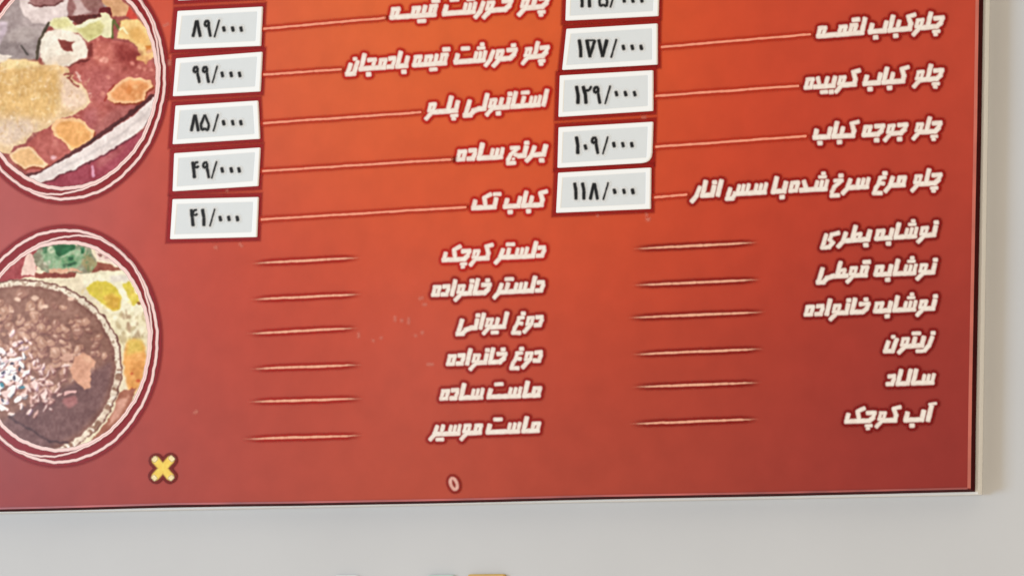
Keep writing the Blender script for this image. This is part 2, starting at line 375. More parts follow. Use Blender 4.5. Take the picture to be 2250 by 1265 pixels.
for words, bp_, hs, halo, reading in LINES:
    base = line_base(*bp_); segs = []
    for spec, xl, xr in words: segs += place_word(spec, xl, xr, base, hs, 1.0*hs)
    ink_patch('dish_name', segs, board, halo=halo, label='white lettering with dark red outline reading ' + reading)

# ------------------------------------------------------------------ leader lines and short tapered rules
def wavy(p, q, n=14, amp=.5):
    out = []
    for i in range(n+1):
        t = i/n; out.append((p[0]+(q[0]-p[0])*t, p[1]+(q[1]-p[1])*t+random.uniform(-amp, amp)))
    return out
for p, q in [((579, 64), (847, 40)), ((579, 164.5), (750, 153)), ((579, 271), (925, 247)), ((577, 376), (997, 350)), ((574, 482), (1024, 455)),
             ((1453, 104), (1781, 76)), ((1441, 211), (1755, 189)), ((1441, 323), (1771, 299)), ((1438, 434), (1509, 428))]:
    L_ = wavy(p, q); ink_patch('leader_line', [(L_[i], L_[i+1], 4.6) for i in range(len(L_)-1)], board, ink=(240, 160, 132), halo=(188, 46, 22), halo_r=(1, 9), halo_a=.75, pad=10, edge=1.4, ext=.4)
for p, q in [((550, 579), (793, 566)), ((548, 658), (797, 646)), ((540, 733), (788, 720)), ((548, 810), (797, 801)), ((543, 882.5), (797, 875)), ((532, 964), (798, 956)),
             ((1388, 547), (1667, 532.5)), ((1388, 627), (1672, 614)), ((1378, 698), (1682, 685)), ((1388, 778.5), (1679, 766)), ((1388, 850), (1672, 840)), ((1383, 931), (1668, 920))]:
    L_ = wavy(p, q, 16, .4); sg = []
    for i in range(16):
        t = (i+.5)/16; sg.append((L_[i], L_[i+1], 0.8+4.0*math.sin(math.pi*t)**.5))
    ha = (170, 12, 0) if p[0] < 1000 else (140, 4, 2)
    x0_, x1_ = p[0], q[0]
    ink_patch('price_rule', sg, board, ink=(240, 182, 152), halo=ha, halo_r=(1, 9.5), halo_a=.85, pad=11, edge=2.0, ext=.3,
              fade=lambda Xg, Yg, a=x0_, c=x1_: sstep(Xg, a-4, a+50)*(1-sstep(Xg, c-45, c+4)))

# ------------------------------------------------------------------ printed emblem and page mark
sg = [((339, 1007), (377, 1050), 16.5), ((378, 1006), (338, 1050), 16.5)]
ink_patch('cross_emblem', sg, board, ink=(238, 212, 96), halo=(112, 20, 6), halo_r=(6, 10), halo_a=.95, ext=.25, label='small yellow four-armed cross with dark outline')
sg = [((339, 1007), (341, 1009), 12), ((378, 1006), (376, 1008), 12), ((338, 1050), (340, 1048), 12), ((377, 1050), (375, 1048), 12)]
ink_patch('emblem_tip', sg, board, ink=(244, 228, 178), halo=None, yplane=YF-.0012, ext=.6, edge=2.4)
pts = [(997+9*math.cos(t)*.8+3.5*math.sin(-t)*-1*0+ .22*(-14*math.sin(t))*-1, 1062+12.5*math.sin(t)) for t in np.linspace(0, 2*math.pi, 13)]
ink_patch('page_numeral', [(pts[i], pts[i+1], 6.5) for i in range(12)], board, ink=(226, 178, 166), halo=(140, 26, 16), halo_r=(3, 9), halo_a=.85, ext=.5)

# ------------------------------------------------------------------ food pictures
def poly_mask(X_, Y_, pl):
    m = np.zeros(X_.shape, bool); k = len(pl)
    for i in range(k):
        xa, ya = pl[i]; xb, yb = pl[(i+1) % k]
        if ya == yb: continue
        c = ((ya > Y_) != (yb > Y_)) & (X_ < (xb-xa)*(Y_-ya)/(yb-ya)+xa)
        m ^= c
    return m
class Pic:
    def __init__(s, x0, x1, y0, y1, base, wob=4, seed=1):
        s.gx = np.arange(x0, x1, 1.0); s.gy = np.arange(y0, y1, 1.0); s.X, s.Y = np.meshgrid(s.gx, s.gy)
        h, w = s.X.shape
        s.WX = s.X+(vnoise(h, w, 11, seed)-.5)*wob*1.6+(vnoise(h, w, 4.5, seed+1)-.5)*wob*.8
        s.WY = s.Y+(vnoise(h, w, 11, seed+2)-.5)*wob*1.6+(vnoise(h, w, 4.5, seed+3)-.5)*wob*.8
        s.img = np.zeros((h, w, 3))+np.array(base, float)
    def put(s, m, c, a=1.0, soft=0):
        m = m.astype(float)
        if soft: m = blur(m, soft)
        m = (m*a)[..., None]; s.img = s.img*(1-m)+np.array(c, float)*m
    def poly(s, pl, c, a=1.0, soft=0): s.put(poly_mask(s.WX, s.WY, pl), c, a, soft)
    def line(s, pl, c, T=4, a=1.0):
        d = np.full(s.X.shape, 1e3)
        for i in range(len(pl)-1): d = np.minimum(d, box_sdf(s.WX, s.WY, pl[i], pl[i+1], T))
        s.put(1-sstep(d, -.8, .8), c, a)
    def ell(s, x, y, rx, ry, c, a=1.0, soft=0, rot=0):
        u = (s.WX-x)*math.cos(rot)+(s.WY-y)*math.sin(rot); v = -(s.WX-x)*math.sin(rot)+(s.WY-y)*math.cos(rot)
        s.put((u/rx)**2+(v/ry)**2 < 1, c, a, soft)

pa = Pic(-110, 372, -110, 446, (150, 72, 66), seed=21, wob=2.6)
# upper left: grey cloth and a pale bowl
pa.poly([(-110, -110), (250, -110), (240, 20), (205, 42), (100, 60), (85, 130), (-110, 140)], (158, 142, 142))
pa.poly([(-110, 90), (90, 88), (85, 130), (-110, 135)], (142, 128, 128), soft=5)
pa.poly([(20, 70), (80, 55), (95, 75), (60, 95), (20, 92)], (172, 158, 156), soft=4)
pa.line([(47, 100), (62, 122)], (72, 64, 60), 4)
pa.poly([(-20, 45), (18, 50), (10, 80), (-10, 110), (-40, 90)], (205, 188, 200), soft=2)
pa.poly([(-60, 122), (-10, 116), (28, 125), (10, 138), (-50, 150)], (224, 212, 202))
pa.poly([(43, -60), (160, -60), (150, 5), (147, 36), (122, 42), (98, 55), (70, 50), (52, 34), (43, 14)], (222, 206, 204), soft=1)
pa.poly([(60, -60), (142, -60), (140, 2), (118, 12), (84, 14), (66, 6)], (146, 98, 96), soft=1.5)
pa.line([(64, 8), (84, 13), (120, 12), (138, 3)], (92, 42, 40), 3)
pa.poly([(52, 36), (72, 52), (100, 58), (95, 66), (70, 62), (50, 50)], (188, 172, 172), soft=3)
pa.poly([(152, -80), (225, -80), (228, 20), (240, 30), (205, 42), (165, 44), (148, 36)], (148, 100, 98), soft=1)
pa.poly([(160, -5), (176, -8), (190, 18), (204, 26), (172, 34), (158, 34), (168, 18)], (196, 168, 166), soft=1.5)
pa.poly([(172, -40), (222, -40), (220, 16), (196, 20), (178, 2)], (150, 106, 100), soft=2)
pa.poly([(146, 36), (225, 30), (242, 20), (244, 30), (215, 44), (170, 54), (158, 46)], (96, 30, 24))
pa.poly([(225, -60), (262, -60), (268, 2), (288, 20), (278, 36), (246, 38), (238, 18), (224, 4)], (214, 164, 122), soft=1)
pa.poly([(283, 16), (296, 32), (308, 50), (290, 44), (276, 36)], (196, 66, 50))
pa.poly([(268, -60), (296, -60), (330, 20), (330, 60), (300, 34)], (226, 190, 160), soft=2)
pa.poly([(221, 18), (242, 16), (244, 34), (228, 34), (218, 28)], (106, 12, 18))
# pickled cream vegetables
pa.poly([(108, 50), (116, 42), (134, 38), (150, 38), (164, 56), (200, 44), (224, 38), (220, 28), (236, 30), (248, 44), (246, 84), (214, 84), (194, 94), (170, 72), (118, 66)], (228, 223, 184))
pa.poly([(112, 50), (130, 42), (150, 44), (160, 58), (140, 60), (118, 62)], (214, 208, 150), soft=2)
pa.poly([(168, 62), (218, 46), (232, 58), (222, 80), (196, 92), (182, 78)], (208, 201, 138), soft=2)
pa.poly([(164, 56), (218, 38), (222, 44), (176, 62)], (238, 236, 206), soft=1)
pa.line([(248, 44), (247, 84)], (84, 90, 34), 5); pa.line([(250, 46), (266, 74)], (96, 96, 44), 5); pa.line([(262, 48), (280, 58)], (150, 110, 58), 5)
pa.poly([(264, 46), (302, 42), (328, 66), (348, 100), (346, 128), (306, 128), (300, 102), (282, 88), (256, 84), (262, 60)], (234, 196, 130), soft=1)
pa.poly([(285, 66), (305, 60), (322, 78), (326, 100), (300, 96), (286, 82)], (222, 172, 98), soft=3)
pa.line([(262, 66), (270, 60), (278, 72)], (242, 236, 190), 5)
pa.poly([(318, 100), (334, 102), (332, 112), (320, 112)], (196, 120, 40), soft=.8)
# stew / meat
pa.poly([(192, 98), (212, 86), (224, 80), (244, 88), (285, 94), (302, 112), (312, 132), (352, 140), (352, 200), (330, 240), (270, 300), (200, 370), (110, 398), (60, 380), (20, 345), (60, 320), (110, 260), (150, 210), (142, 152), (160, 138), (192, 124)], (176, 88, 80))
pa.poly([(212, 92), (240, 96), (252, 118), (242, 150), (208, 140), (200, 110)], (196, 108, 96), soft=4)
pa.poly([(190, 150), (250, 155), (258, 190), (230, 230), (200, 215), (180, 180)], (178, 92, 88), soft=7)
pa.poly([(260, 96), (296, 110), (304, 132), (290, 150), (262, 130), (252, 104)], (138, 44, 38), soft=5)
pa.poly([(192, 98), (204, 96), (202, 124), (192, 128)], (118, 36, 28), soft=1.5)
pa.line([(152, 146), (176, 136), (196, 130)], (112, 34, 26), 5)
pa.line([(262, 182), (240, 198), (232, 222)], (150, 44, 30), 4)
pa.ell(229, 132, 10, 7, (238, 168, 152), soft=1.5); pa.ell(212, 127, 8, 4, (222, 142, 126), soft=2)
for x, y, r in [(291, 139, 4), (305, 148, 5), (318, 152, 5), (334, 155, 4), (300, 165, 3), (215, 88, 4), (226, 206, 6), (238, 170, 5)]:
    pa.ell(x, y, r, r, (216, 138, 124), a=.8, soft=1.3)
pa.poly([(300, 124), (334, 122), (336, 132), (326, 134), (322, 142), (314, 134), (300, 132)], (232, 178, 118), soft=1)
pa.poly([(196, 280), (250, 240), (320, 226), (310, 250), (230, 300), (190, 320)], (166, 92, 88), soft=8)
pa.poly([(180, 245), (214, 236), (220, 270), (186, 282)], (166, 84, 84), soft=6)
for _ in range(170):                                        # lumps and gloss in the stew
    x, y = random.uniform(40, 345), random.uniform(95, 385)
    if y > 420-x*.6 or (y < 250 and x < 150): continue
    r_ = random.uniform(3, 11); lc = random.choice([(200, 118, 104), (150, 66, 58), (128, 50, 44), (190, 104, 96), (212, 140, 126)])
    pa.ell(x, y, r_, r_*random.uniform(.3, .7), lc, a=random.uniform(.25, .55), soft=2.2, rot=random.uniform(0, 3))
for _ in range(26):                                         # folds of the cloth
    x, y = random.uniform(-60, 85), random.uniform(30, 125)
    pa.ell(x, y, random.uniform(8, 24), random.uniform(2, 4), random.choice([(184, 172, 172), (128, 114, 116)]), a=.4, soft=3, rot=random.uniform(-.9, .3))
# onion ring
pa.poly([(96, 78), (106, 68), (124, 66), (150, 66), (172, 76), (188, 92), (194, 112), (190, 126), (168, 136), (152, 146), (120, 150), (98, 142), (88, 126), (88, 104)], (236, 226, 212), soft=1)
pa.poly([(104, 80), (124, 74), (126, 92), (108, 104), (98, 120), (92, 112)], (244, 238, 226), soft=3)
pa.poly([(100, 128), (150, 118), (176, 126), (150, 144), (118, 148)], (222, 206, 190), soft=4)
pa.poly([(129, 87), (142, 90), (152, 95), (163, 92), (158, 104), (161, 115), (150, 112), (138, 110), (131, 104)], (134, 56, 46), soft=.7)
# dark gap between cloth and ring
pa.line([(107, 52), (100, 66), (90, 84), (84, 104), (80, 130)], (74, 62, 44), 6)
# rice
pa.poly([(-110, 150), (0, 142), (18, 132), (50, 131), (80, 136), (92, 141), (128, 143), (150, 150), (156, 170), (178, 186), (190, 198), (200, 226), (184, 240), (160, 252), (130, 262), (104, 282), (72, 292), (56, 314), (30, 322), (22, 340), (-40, 330), (-110, 250)], (224, 192, 150))
pa.poly([(-110, 165), (10, 145), (70, 142), (128, 150), (138, 190), (130, 240), (100, 262), (40, 250), (-20, 250), (-110, 220)], (217, 176, 112), soft=8)
pa.poly([(0, 138), (24, 133), (70, 134), (92, 143), (60, 150), (10, 150)], (232, 206, 150), soft=3)
pa.poly([(130, 160), (158, 178), (188, 204), (196, 228), (160, 244), (136, 230)], (228, 200, 178), soft=5)
pa.poly([(-20, 268), (60, 262), (90, 275), (60, 300), (24, 320), (-20, 310)], (218, 194, 174), soft=6)
for _ in range(90):
    x, y = random.uniform(-60, 150), random.uniform(150, 300)
    if y > 330-x*.62: continue
    lc = random.choice([(236, 210, 156), (206, 160, 92), (200, 158, 110), (232, 206, 168)])
    pa.ell(x, y, random.uniform(1.5, 3), random.uniform(5, 13), lc, a=.5, soft=1.6, rot=random.uniform(-.4, .4))
pa.line([(143, 165), (160, 158), (150, 172), (172, 192)], (150, 70, 60), 4); pa.line([(168, 160), (178, 178)], (214, 166, 156), 5)
for _ in range(420):                                        # grains
    x, y = random.uniform(-60, 200), random.uniform(138, 325)
    if y > 345-x*.55 or (x > 130 and y < 165): continue
    lc = random.choice([(246, 226, 190), (240, 216, 168), (190, 146, 92), (204, 170, 130), (248, 236, 216)])
    pa.ell(x, y, random.uniform(3, 6), random.uniform(1.2, 2), lc, a=random.uniform(.25, .55), soft=.8, rot=random.uniform(0, 3.1))
# orange pieces
def piece(pl, c, rim, ccx, ccy):
    pa.poly([(x+3, y+4) for x, y in pl], (140, 52, 22)); pa.poly(pl, rim)
    pa.poly([(ccx+(x-ccx)*.82, ccy+(y-ccy)*.80) for x, y in pl], c, soft=1.6)
piece([(235, 206), (250, 192), (262, 180), (284, 170), (308, 172), (330, 178), (336, 190), (322, 202), (316, 220), (300, 226), (250, 228), (238, 218)], (226, 154, 96), (238, 186, 140), 285, 200)
for _ in range(70):
    px_, py_, rx_, ry_ = random.choice([(285, 200, 40, 22), (160, 294, 36, 28), (60, 348, 30, 16)])
    u_ = random.gauss(0, .42); v_ = random.gauss(0, .42)
    pa.ell(px_+u_*rx_, py_+v_*ry_, random.uniform(3, 8), random.uniform(1.5, 3.5), random.choice([(246, 196, 140), (206, 130, 70), (238, 178, 116), (196, 112, 52)]), a=.4, soft=1.6, rot=random.uniform(0, 3))
pa.ell(284, 198, 5, 12, (206, 124, 60), soft=2); pa.ell(298, 190, 6, 4, (236, 178, 124), soft=2)
piece([(111, 281), (124, 264), (140, 260), (164, 258), (184, 268), (208, 288), (206, 308), (192, 316), (176, 332), (158, 334), (142, 316), (124, 300)], (226, 164, 96), (240, 192, 142), 160, 294)
piece([(18, 342), (40, 326), (64, 322), (78, 332), (90, 348), (106, 362), (96, 368), (70, 366), (56, 372), (36, 362)], (222, 176, 122), (232, 196, 158), 60, 348)
pa.ell(117, 346, 7, 6, (224, 172, 178), soft=1.5)
# rim of the plate
pa.line([(60, 388), (110, 370), (190, 318), (262, 268), (336, 212)], (84, 26, 26), 9)
pa.poly([(54, 396), (62, 391), (124, 360), (178, 331), (231, 296), (284, 260), (331, 221), (360, 190), (362, 240), (331, 262), (311, 287), (267, 317), (213, 349), (160, 374), (89, 402), (60, 410)], (226, 214, 212))
pa.line([(130, 374), (200, 338), (280, 286), (330, 240)], (198, 188, 188), 6, a=.45)
pa.line([(344, 206), (338, 240), (322, 276)], (96, 72, 70), 3, a=.8)
pa.poly([(92, 405), (160, 376), (214, 351), (267, 319), (308, 291), (322, 286), (306, 330), (250, 378), (200, 405), (150, 420), (100, 416)], (156, 60, 76))
pa.poly([(210, 352), (262, 324), (280, 318), (250, 350), (212, 372)], (168, 84, 88), soft=4)
pa.line([(92, 404), (160, 375), (214, 350), (300, 297)], (92, 22, 36), 3); pa.line([(202, 366), (206, 388)], (216, 152, 176), 7)

pbp = Pic(-110, 360, 498, 1024, (226, 212, 184), seed=51, wob=3)
pbp.poly([(-110, 640), (-40, 560), (60, 520), (84, 545), (78, 606), (-110, 640)], (158, 60, 62))
pbp.poly([(44, 606), (56, 560), (66, 552), (76, 570), (80, 604)], (230, 196, 184))
pbp.poly([(72, 560), (84, 546), (100, 536), (196, 536), (204, 560), (218, 584), (196, 600), (104, 600), (78, 586)], (138, 134, 110))
pbp.poly([(88, 556), (120, 544), (176, 548), (190, 570), (168, 592), (110, 588)], (142, 174, 136), soft=2)
pbp.poly([(118, 540), (166, 536), (164, 548), (150, 552), (140, 560), (124, 562)], (14, 88, 40), soft=.8)
pbp.poly([(128, 570), (160, 558), (172, 570), (168, 582), (150, 586), (132, 580)], (84, 142, 92), soft=1.5)
pbp.poly([(136, 578), (170, 576), (158, 584), (140, 586)], (40, 84, 50), soft=1)
pbp.poly([(176, 544), (188, 546), (182, 556), (176, 556)], (16, 92, 46), soft=.6); pbp.poly([(94, 544), (104, 542), (104, 556), (96, 556)], (50, 110, 70), soft=.8)
pbp.ell(157, 567, 5, 4, (24, 84, 44)); pbp.ell(112, 549, 6, 8, (206, 214, 184), soft=1)
pbp.ell(104, 577, 7, 4, (214, 206, 190), soft=1.2); pbp.poly([(108, 590), (160, 588), (182, 596), (150, 599), (110, 600)], (220, 170, 140))
pbp.poly([(186, 548), (206, 572), (224, 584), (208, 594), (192, 598), (180, 580)], (150, 140, 96), soft=1.5)
pbp.poly([(76, 600), (170, 600), (162, 610), (80, 610)], (134, 54, 36))
pbp.poly([(206, 540), (262, 574), (258, 584), (236, 578), (214, 570)], (232, 208, 196)); pbp.ell(219, 559, 4, 4, (150, 100, 92)); pbp.ell(235, 566, 4, 3, (196, 150, 150))
pbp.poly([(216, 576), (262, 588), (268, 596), (222, 592), (200, 600)], (142, 72, 50))
pbp.poly([(180, 602), (260, 594), (300, 600), (330, 700), (250, 700), (182, 626)], (238, 232, 204), soft=2)
pbp.poly([(240, 606), (280, 602), (284, 616), (244, 620)], (224, 216, 204), soft=2)
pbp.poly([(188, 632), (200, 622), (212, 618), (240, 618), (256, 634), (266, 652), (262, 678), (248, 684), (236, 676), (214, 658), (198, 646)], (214, 194, 62), soft=1)
pbp.poly([(226, 652), (246, 646), (264, 656), (260, 678), (246, 682), (232, 670)], (206, 160, 48), soft=3)
pbp.poly([(268, 624), (286, 618), (298, 640), (308, 664), (292, 672), (280, 648)], (208, 190, 62), soft=1); pbp.ell(305, 666, 4, 4, (140, 90, 40))
pbp.poly([(232, 686), (320, 690), (322, 780), (262, 780), (256, 740)], (224, 214, 180), soft=3)
for _ in range(60):
    x, y = random.uniform(250, 322), random.uniform(684, 770)
    pbp.ell(x, y, random.uniform(2, 5), random.uniform(4, 11), random.choice([(240, 232, 206), (190, 170, 130), (170, 140, 110), (236, 226, 196)]), a=.7, soft=1, rot=random.uniform(-.6, .6))
pbp.poly([(276, 752), (296, 744), (316, 756), (322, 800), (312, 830), (296, 866), (284, 862), (276, 840), (272, 800)], (224, 158, 82), soft=2)
pbp.poly([(280, 745), (312, 745), (316, 772), (280, 780)], (222, 190, 92), soft=4)
for x, y in [(288, 820), (302, 836), (290, 854), (288, 866)]: pbp.ell(x, y, 4, 4, (196, 88, 34), soft=1)
pbp.poly([(262, 860), (300, 850), (280, 910), (220, 970), (190, 985), (250, 900)], (160, 96, 72)); pbp.poly([(258, 880), (285, 868), (262, 915), (235, 935)], (206, 150, 130), soft=2)
for _ in range(60):
    px_, py_, rx_, ry_ = random.choice([(228, 650, 30, 26), (290, 646, 14, 22), (298, 805, 18, 44)])
    pbp.ell(px_+random.gauss(0, .5)*rx_, py_+random.gauss(0, .5)*ry_, random.uniform(3, 8), random.uniform(1.5, 3), random.choice([(232, 216, 110), (196, 168, 50), (226, 190, 100)]) if py_ < 700 else random.choice([(240, 184, 116), (206, 128, 58)]), a=.4, soft=1.4, rot=random.uniform(0, 3))
for _ in range(70):
    pbp.ell(random.uniform(80, 205), random.uniform(540, 596), random.uniform(3, 8), random.uniform(1.5, 3.5), random.choice([(176, 196, 164), (96, 140, 96), (54, 106, 66), (190, 190, 160)]), a=.45, soft=1.1, rot=random.uniform(0, 3))
# bowl of stew
BX, BY, RX, RY = 50, 802, 219, 188
u = (pbp.WX-BX)/RX; v = (pbp.WY-BY)/np.where(pbp.WY > BY, 211, RY); rr = np.hypot(u, v)
pbp.put(rr < 1.0, (112, 66, 54)); pbp.put(rr < .985, (228, 214, 196)); pbp.put(rr < .93, (128, 82, 68)); pbp.put(rr < .90, (136, 92, 76))
ang = np.arctan2(v, u)
spk = vnoise(*pbp.X.shape, 5, 77)
pbp.put((rr < .985) & (rr > .925) & (spk > .68), (160, 128, 108), a=.8)
inb = rr < .895
pbp.put(inb & (pbp.Y < 700), (146, 102, 86), soft=6)
lowm = inb & ((pbp.WY-860)+(pbp.WX-120)*.55 > 0)
def inside(x, y, k=.87): return math.hypot((x-BX)/RX, (y-BY)/RY) < k
for _ in range(320):
    x, y = random.gauss(80, 85), random.gauss(752, 66)
    if not inside(x, y, .84) or y < 640 or (x > 150 and y > 850): continue
    s_ = random.uniform(4, 13); ro = random.uniform(0, 3.1)
    pbp.ell(x+2, y+3, s_, s_*random.uniform(.5, .9), (120, 70, 62), a=.7, soft=1.3, rot=ro)
    pbp.ell(x, y, s_, s_*random.uniform(.5, .9), random.choice([(196, 150, 126), (176, 128, 106), (160, 112, 94), (208, 164, 140)]), a=.8, soft=.9, rot=ro)
    if s_ > 7: pbp.ell(x-1.5, y-1.8, s_*.5, s_*.22, (232, 200, 182), a=.6, soft=1, rot=ro)
pbp.put(lowm & inb, (108, 70, 68), a=.93, soft=5)
pbp.poly([(160, 800), (166, 784), (180, 776), (196, 780), (210, 792), (208, 802), (198, 808), (202, 836), (198, 850), (186, 856), (176, 846), (160, 828), (154, 814)], (208, 152, 124), soft=.8)
pbp.poly([(178, 780), (198, 784), (206, 794), (192, 796)], (220, 170, 140), soft=1.5)
pbp.poly([(128, 784), (146, 775), (162, 776), (160, 790), (144, 796)], (214, 168, 148), soft=.8)
pbp.line([(142, 864), (164, 861)], (226, 180, 176), 7); pbp.poly([(140, 872), (168, 870), (170, 886), (150, 898), (136, 884)], (160, 100, 98), soft=2)
for x, y, s_ in [(76, 655, 9), (38, 656, 8), (97, 673, 9), (24, 684, 6), (70, 680, 6), (155, 656, 8)]:
    pbp.ell(x, y, s_, s_*.55, (222, 186, 166), soft=1)
# pale glints painted in for lamp glare over the bowl, strong towards the left
for _ in range(80):
    x, y = random.gauss(78, 30), random.gauss(850, 32)
    if not inside(x, y, .84) or y > 915: continue
    ro = random.uniform(0, 3.1)
    pbp.ell(x+2, y+3, random.uniform(5, 11), 2.6, (112, 58, 56), a=.7, soft=1, rot=ro)
    pbp.ell(x, y, random.uniform(5, 11), random.uniform(2, 3.4), random.choice([(236, 204, 196), (222, 178, 168), (240, 216, 212)]), a=.85, soft=.9, rot=ro)
for _ in range(190):
    x, y = random.gauss(-4, 36), random.gauss(826, 38)
    if not inside(x, y, .84) or y > 915: continue
    s_ = random.uniform(4.5, 11); ro = random.uniform(0, 3.1); near = math.hypot(x, (y-828))/80
    c_ = (252, 252, 255) if random.random() > near*.9 else (244, 214, 208)
    pbp.ell(x+2, y+2, s_*.9, s_*.4, random.choice([(120, 62, 62), (76, 80, 96), (130, 96, 140)]), a=.7, soft=.6, rot=ro)
    pbp.ell(x, y, s_, s_*random.uniform(.35, .65), c_, a=.95, soft=.6, rot=ro)
for x, y in [(6, 818), (4, 845), (30, 830), (28, 800), (6, 878), (50, 850), (44, 812)]:
    pbp.ell(x, y, random.uniform(4, 6), 2.5, random.choice([(60, 130, 150), (52, 48, 70), (150, 120, 170)]), soft=.6, rot=random.uniform(0, 3))
pbp.line([(20, 915), (60, 940), (110, 968), (150, 974)], (70, 36, 36), 5, a=.8)
# broken speckled rim at the lower right of the bowl
for i in range(40):
    t = i/40*1.25+.02; x, y = BX+RX*.965*math.cos(t), BY+211*.965*math.sin(t)
    pbp.ell(x, y, random.uniform(4, 8), random.uniform(3, 6), random.choice([(232, 222, 210), (222, 204, 186), (204, 182, 162), (134, 92, 70)]), a=.9, soft=.8, rot=t)

SHEAR = -0.05
def ring_d(Xg, Yg, c, rx, ry):
    yy = Yg-SHEAR*(Xg-c[0]); u = (Xg-c[0])/rx; v = (yy-c[1])/ry; r = np.hypot(u, v)
    g = np.hypot(u/rx, v/ry)/np.maximum(r, 1e-6)
    return (r-1)/np.maximum(g, 1e-6), np.arctan2(v, u)
def food(pic, c, ro, ri, reading):
    Xg, Yg = pic.X, pic.Y
    ng = np.random.RandomState(5).rand(*Xg.shape)
    h_, w_ = Xg.shape
    mott = 18*(vnoise(h_, w_, 10, 91)-.5)+20*(vnoise(h_, w_, 4.5, 92)-.5)+20*(vnoise(h_, w_, 26, 93)-.5)
    img = blur(np.clip(pic.img+mott[..., None]*np.array([1, 1.05, 1.05]), 0, 255), 1.5)
    img = np.clip(img+.5*(img-blur(img, 3.5)), 0, 255)          # the picture is printed over-sharpened
    do, th = ring_d(Xg, Yg, c, *ro); di, _ = ring_d(Xg, Yg, c, *ri)
    wv_ = .5*np.sin(th*11+c[1])+.45*np.sin(th*29+1)+.35*np.sin(th*47+2)+.25*np.sin(th*83)
    al = 1-sstep(di, -1.5, 1.5)
    pict = grid_obj('food_picture', P(Xg, Yg, YL['ink']), np.concatenate([alb(img), al[..., None]], -1), M_INK, 'ink', board, keep=al > .004)
    pict['label'] = reading
    # red band between the rings, with a soft outer halo
    x = np.arange(Xg[0, 0]-25, Xg[0, -1]+25, 1.0); y = np.arange(Yg[0, 0]-25, Yg[-1, 0]+25, 1.0); X2, Y2 = np.meshgrid(x, y)
    do, th = ring_d(X2, Y2, c, *ro); di, _ = ring_d(X2, Y2, c, *ri)
    wv_ = .5*np.sin(th*11+c[1])+.45*np.sin(th*29+1)+.35*np.sin(th*47+2)+.25*np.sin(th*83)
    a2 = (1-sstep(do, 2, 13))*sstep(di, -3, 0)*.93
    cc = np.zeros(X2.shape+(3,))+alb((140, 24, 30))
    grid_obj('ring_band', P(X2, Y2, YL['halo']), np.concatenate([cc, a2[..., None]], -1), M_INK, 'ink', pict, keep=a2 > .004)
    mixw = .8*np.cos(th+math.radians(52))**4
    dm = di*(1-mixw)+do*mixw
    def rg(dd, T, yp):
        a3 = 1-sstep(abs(dd+wv_)-T/2, -1.2, 1.2)
        cc = np.zeros(X2.shape+(3,))+alb((244, 206, 202))
        grid_obj('ring', P(X2, Y2, yp), np.concatenate([cc, a3[..., None]], -1), M_INK, 'ink', pict, keep=a3 > .004)
    rg(do+4, 6.0, YF-.0010); rg(di+1, 7.5, YF-.0012); rg(dm-1.0, 4.0, YF-.0014)
food(pa, (150, 180), (215, 261), (197, 235), 'round picture of rice and meat stew with onion ring and orange pieces')
food(pbp, (136, 760), (213, 258), (193, 229), 'round picture of a bowl of chunky stew with lemon slices')

# small pale scuffs on the sheet
for (x, y, l, a_s, w_) in [(868, 700, 10, 90, 4), (883, 704, 4, 0, 6), (913, 737, 3, 60, 6), (928, 730, 5, 110, 6), (788, 736, 10, 90, 4), (820, 748, 3, 0, 5), (838, 742, 4, 100, 5), (898, 705, 12, 90, 4), (925, 655, 9, 20, 5), (933, 669, 8, 5, 5), (1424, 481, 6, 60, 9), (1421, 472, 3, 30, 6), (474, 544, 5, 90, 7), (529, 538, 9, -50, 5), (1313, 474, 2, 90, 4),
                        (945, 800, 14, 0, 5), (430, 905, 9, 30, 5), (372, 138, 10, 90, 6), (365, 55, 12, 30, 5), (1415, 258, 8, 0, 4), (499, 419, 2, 0, 5)]:
    dx, dy = math.cos(math.radians(a_s))*l/2, -math.sin(math.radians(a_s))*l/2
    ink_patch('scuff_mark', [((x-dx, y-dy), (x+dx, y+dy), w_)], board, ink=(228, 150, 132), halo=None, edge=4.6, pad=8, ext=.2, yplane=YF-.0006, alpha=.5)

# ------------------------------------------------------------------ price cards
def dig(ch, x, yt, yb):
    """pen strokes of one numeral, x = centre, in photo pixels; italic lean included"""
    h = yb-yt; s_ = h/38.0
    def q(pts): return [(x+p[0]*s_*1.0, yt+(p[1])*h) for p in pts]
    D_ = {'1': [([(-3, .03), (0, .5), (0, .97)], 6.4)],
          '2': [([(-8, .03), (-3, .5), (-2, .97)], 6.4), ([(-8, .05), (-5, .27), (5, .24), (9, .03)], 4.8)],
          'V': [([(-8, .04), (-1, .97)], 6.4), ([(-8, .05), (9, .05)], 3.6), ([(9, .05), (-1, .9)], 5.6)],
          '5': [([(0, .05), (-9, .62), (-7, .92), (0, .84), (7, .93), (9, .62), (0, .05)], 5.4)],
          '7': [([(-8, .03), (0, .95)], 6.0), ([(9, .03), (0, .95)], 6.4)],
          '8': [([(-8, .97), (0, .05)], 6.0), ([(1, .05), (8, .97)], 6.0)],
          '9': [([(3, .30), (-4, .38), (-6, .2), (-1, .05), (3, .12), (3, .4), (7, .97)], 5.6)],
          '4': [([(-4, .05), (-2, .5), (0, .97)], 6.4), ([(8, .06), (1, .08), (-1, .3), (4, .38), (9, .28)], 4.6)],
          '/': [([(6, 0), (-5, 1.0)], 3.6)],
          '0': [([(-1.2, .5), (2.0, .48)], 10.2)]}
    out = []
    for pts, T in D_[ch]:
        Q = q(pts)
        for i in range(len(Q)-1): out.append((Q[i], Q[i+1], T*s_*1.27))
    return out
